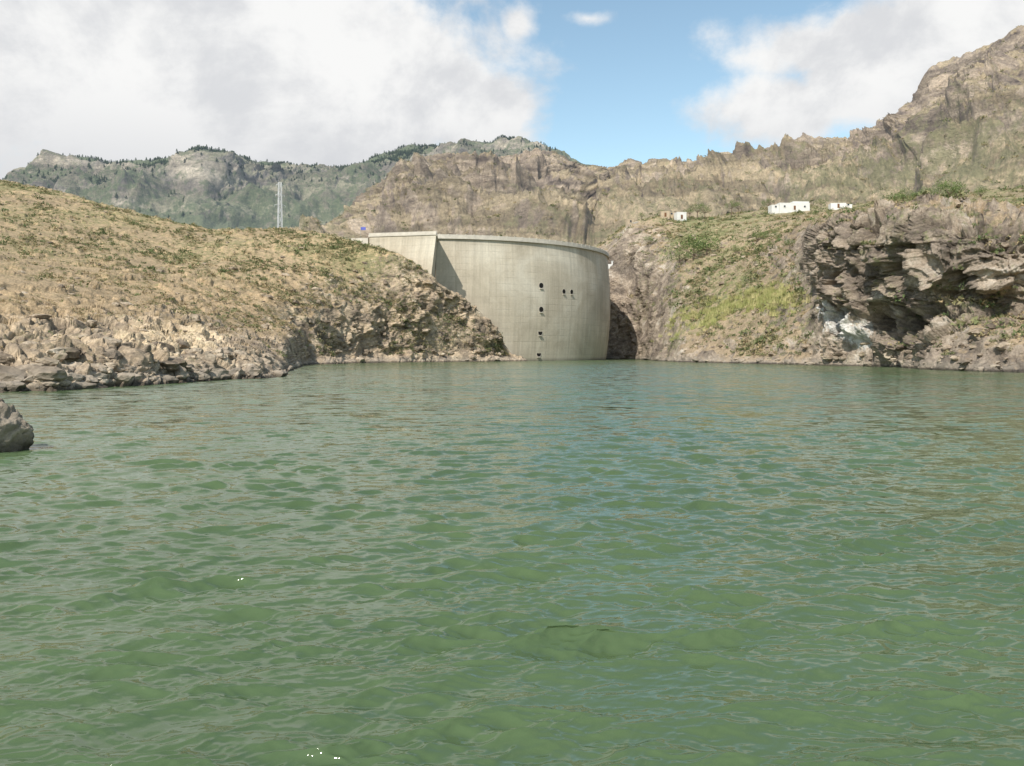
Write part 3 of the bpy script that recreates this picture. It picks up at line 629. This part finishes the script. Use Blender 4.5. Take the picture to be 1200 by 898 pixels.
# ---------------------------------------------------------------- pylon
def pylon():
    mb=MB(); d=430; x=(328-600)/F*d; base=24; top=H+(HY-214)/F*d; hh=top-base
    def w(f): return 1.5*(1-f)+0.6*f
    lv=[0,.12,.24,.36,.47,.57,.66,.74,.81,.87,.93,1]
    cor=[(-1,-1),(1,-1),(1,1),(-1,1)]
    for a,b in zip(lv[:-1],lv[1:]):
        for k in range(4):
            c=cor[k];c2=cor[(k+1)%4]; P=lambda c,f:(c[0]*w(f),c[1]*w(f),f*hh)
            mb.beam(P(c,a),P(c,b),0.42); mb.beam(P(c,a),P(c2,b),0.22); mb.beam(P(c2,a),P(c,b),0.22); mb.beam(P(c,b),P(c2,b),0.2)
    for f,l in((.82,2.6),(.9,2.2),(.98,1.8)):
        for s in(-1,1):
            mb.beam((s*w(f),-.3,f*hh),(s*l,0,f*hh),0.2); mb.beam((s*w(f),.3,f*hh+.7),(s*l,0,f*hh),0.2); mb.beam((s*l,0,f*hh),(s*l,0,f*hh-0.9),0.14)
    mb.obj('electricity_pylon',[mpyl],None,loc=(x,d,base),rz=0.5)
pylon()
mb=MB(); mb.beam((0,0,0),(0,0,5.5),0.1,0,0.06,6)
for k in range(6):
    a,b=k*0.28,(k+1)*0.28; za,zb=math.sin(k)*.08,math.sin(k+1)*.08
    mb.add([(a,za,4.4),(b,zb,4.4),(b,zb,5.4),(a,za,5.4)],[(0,1,2,3)],1)
mb.obj('flag',[msteel,simple_mat('blue_cloth',(0.12,0.14,0.45),0.8)],None,loc=(-50,293,39.0))
# ---------------------------------------------------------------- rocks
def ico(sub):
    import bmesh
    bm=bmesh.new(); bmesh.ops.create_icosphere(bm,subdivisions=sub,radius=1); bm.verts.ensure_lookup_table()
    V=np.array([v.co[:] for v in bm.verts]); Fc_=np.array([[v.index for v in f.verts] for f in bm.faces]); bm.free(); return V,Fc_
def rockshape(V,r,cuts=14,rough=0.12,seed=0):
    V=V.copy()
    for _ in range(cuts):
        n=r.normal(size=3); n/=np.linalg.norm(n); d=0.55+0.35*r.random(); h=V@n; m=h>d; V[m]-= (h[m]-d)[:,None]*n*0.92
    V*=(1+rough*fbm(V*2.2+seed,4,seed))[:,None]; return V
mrock=terrain_mat('shore_rock',[(0.2,0.16,0.11),(0.30,0.24,0.17),(0.40,0.32,0.23)],[(0.12,0.095,0.073),(0.27,0.215,0.16),(0.40,0.325,0.24),(0.56,0.48,0.37)],[(0.12,0.12,0.07),(0.2,0.2,0.1)],0.9,0.12)
IV,IF=ico(3)
tr=[rockshape(IV,rng,14,0.22,k)*np.array([1+.3*rng.random(),1,.5+.4*rng.random()]) for k in range(10)]
def rocks(P,w,n,smin,smax,name,sink=0.0):
    idx=pick(P,w,n); Vs=[];Fs=[];Cs=[];o=0
    for i in idx:
        T=tr[rng.integers(10)]; s=smin+(smax-smin)*rng.random()**4; a=rng.random()*6.28; c,sn=math.cos(a),math.sin(a)
        v=(T*np.array([1.2,0.9,0.8])*s)@np.array([[c,-sn,0],[sn,c,0],[0,0,1]]).T+P[i]-[0,0,s*sink]; Vs.append(v);Fs.append(IF+o);o+=len(v); Cs.append(np.full(len(v),rng.uniform(-.6,.5)))
    V=np.concatenate(Vs); k=len(V); return make_mesh(name,V,np.concatenate(Fs),[mrock],False,{'rock':np.ones(k),'green':np.zeros(k),'cav':np.concatenate(Cs)})
w=(LP[:,2]>-0.4)*(LP[:,2]<3.0)*(LP[:,1]<125)*(LA[:,2]>.5); rocks(LP,w,420,0.12,1.5,'shore_rocks')
w=(LP[:,2]>-0.4)*(LP[:,2]<12)*(LP[:,1]>=125)*(LA[:,2]>.5)*(LR>.5); rocks(LP,w,220,0.25,1.6,'shore_rocks')
w=(LP[:,2]>2.5)*(LP[:,1]<330)*(LR<.8)*np.clip(150/LP[:,1],.3,1); rocks(LP,w,600,0.12,1.2,'loose_rocks')
w=(RP[:,2]>-0.4)*(RP[:,2]<5)*(RP[:,1]<320); rocks(RP,w,260,0.25,1.5,'shore_rocks')
w=(RR<.6)*(RP[:,1]<440)*1.0; rocks(RP,w,550,0.3,1.8,'loose_rocks')
BV,BF=ico(6); r=np.random.default_rng(12); V=rockshape(BV,r,16,0.16,3); b1,b2,c=worley(V*2.6+fbm(V*2,3,8)[:,None]*.5,9); V*=(1+(c-0.5)*0.10+0.06*fbm(V*4,5,5,.6))[:,None]
V=V*np.array([1.15,1.2,1.3])+np.array([-15.75,27.2,0.45]); k=len(V)
make_mesh('boulder',V,BF,[mrock],True,{'rock':np.ones(k),'green':np.zeros(k),'cav':(c-1.1)})
print('objects',time.time()-T0)
# ---------------------------------------------------------------- sun / sky
AZ=math.radians(28); EL=math.radians(45)
sd=Vector((-math.sin(AZ)*math.cos(EL),-math.cos(AZ)*math.cos(EL),math.sin(EL)))
L=bpy.data.lights.new('sun','SUN'); L.energy=5.0; L.angle=math.radians(0.53); L.color=(1,0.945,0.86)
so=bpy.data.objects.new('sun',L); sc.collection.objects.link(so); so.rotation_euler=sd.to_track_quat('Z','Y').to_euler(); so.location=(0,0,200)
W=bpy.data.worlds.new('World'); sc.world=W; W.use_nodes=True; nt=NT(W.node_tree)
bg=W.node_tree.nodes['Background']
st=nt.new('ShaderNodeTexSky',sky_type='NISHITA'); st.sun_disc=False; st.sun_elevation=EL; st.sun_rotation=math.atan2(sd.x,sd.y); st.altitude=400; st.air_density=1.0; st.dust_density=0.6; st.ozone_density=1.5
tc=nt.new('ShaderNodeTexCoord').outputs['Generated']; s=nt.new('ShaderNodeSeparateXYZ'); nt.lk(s.inputs[0],tc)
u=nt.m('ARCTAN2',s.outputs[0],s.outputs[1]); hyp=nt.m('SQRT',nt.m('ADD',nt.m('MULTIPLY',s.outputs[0],s.outputs[0]),nt.m('MULTIPLY',s.outputs[1],s.outputs[1])))
v=nt.m('ARCTAN2',s.outputs[2],hyp)
cv=nt.new('ShaderNodeCombineXYZ'); nt.lk(cv.inputs[0],u); nt.lk(cv.inputs[1],nt.m('MULTIPLY',v,1.2))
n1=nt.noise(cv.outputs[0],7.5,9,0.6,0.15); n2=nt.noise(cv.outputs[0],2.5,2,0.5)
def ang(px,py):
    X=(px-600)/F; Z=(HY-py)/F; return math.atan2(X,1),math.atan2(Z,math.hypot(X,1))
blobs=[(60,-40,470,330,0.1),(250,130,330,160,0.12),(440,105,205,135,0),(560,140,95,80,0),(1040,50,190,62,-.02),(915,125,110,55,-.08),(1170,40,210,120,0),(1020,95,140,62,-.04),(606,28,55,60,-.52),(690,22,62,24,-.50)]
field=None
for (a,b,rx,ry,wt) in blobs:
    cu,cvv=ang(a,b)
    du=nt.m('DIVIDE',nt.m('SUBTRACT',u,cu),rx/F); dv=nt.m('DIVIDE',nt.m('SUBTRACT',v,cvv),ry/F)
    dd=nt.m('SQRT',nt.m('ADD',nt.m('MULTIPLY',du,du),nt.m('MULTIPLY',dv,dv)))
    f=nt.m('ADD',nt.m('SUBTRACT',1,dd),wt); field=f if field is None else nt.m('MAXIMUM',field,f)
hi=nt.m('SUBTRACT',nt.mr(v,0.45,0.75,-1,0.0),nt.mr(n2,0.4,0.6,0.5,-0.1)); field=nt.m('MAXIMUM',field,hi)
side=nt.m('SUBTRACT',nt.mr(nt.m('ABSOLUTE',u),0.7,1.1,-1,0.1),nt.mr(n2,0.4,0.6,0.4,-0.1)); field=nt.m('MAXIMUM',field,side)
dens=nt.m('ADD',field,nt.m('MULTIPLY',nt.m('SUBTRACT',n1,0.5),1.7))
al=nt.mr(dens,-0.05,0.42)
n3=nt.noise(nt.vm('ADD',cv.outputs[0],(0.0,0.025,0)),6.0,7,0.6,0.15)
sh=nt.mr(n3,0.38,0.58,0.0,1.0); low=nt.mr(v,0.15,0.29); sh=nt.m('MULTIPLY',nt.m('ADD',0.2,nt.m('MULTIPLY',sh,0.8)),nt.m('ADD',0.25,nt.m('MULTIPLY',low,0.75)))
ccol=nt.mix(sh,(4.4,4.5,4.7),(6.3,6.3,6.25))
skyc=nt.vm('MULTIPLY',st.outputs[0],(1.4,1.38,1.15))
fin=nt.mix(al,skyc,ccol)
nt.lk(bg.inputs['Color'],fin); bg.inputs['Strength'].default_value=0.15
# ---------------------------------------------------------------- camera
cam=bpy.data.cameras.new('camera'); co=bpy.data.objects.new('camera',cam); sc.collection.objects.link(co); sc.camera=co
co.location=(0,0,H); co.rotation_euler=(math.radians(90),0,0); cam.sensor_width=36; cam.lens=36*F/1200; cam.shift_y=-36/1200; cam.clip_start=0.1; cam.clip_end=30000
sc.view_settings.view_transform='Standard'; sc.view_settings.look='None'; sc.view_settings.exposure=0
print('done',time.time()-T0)
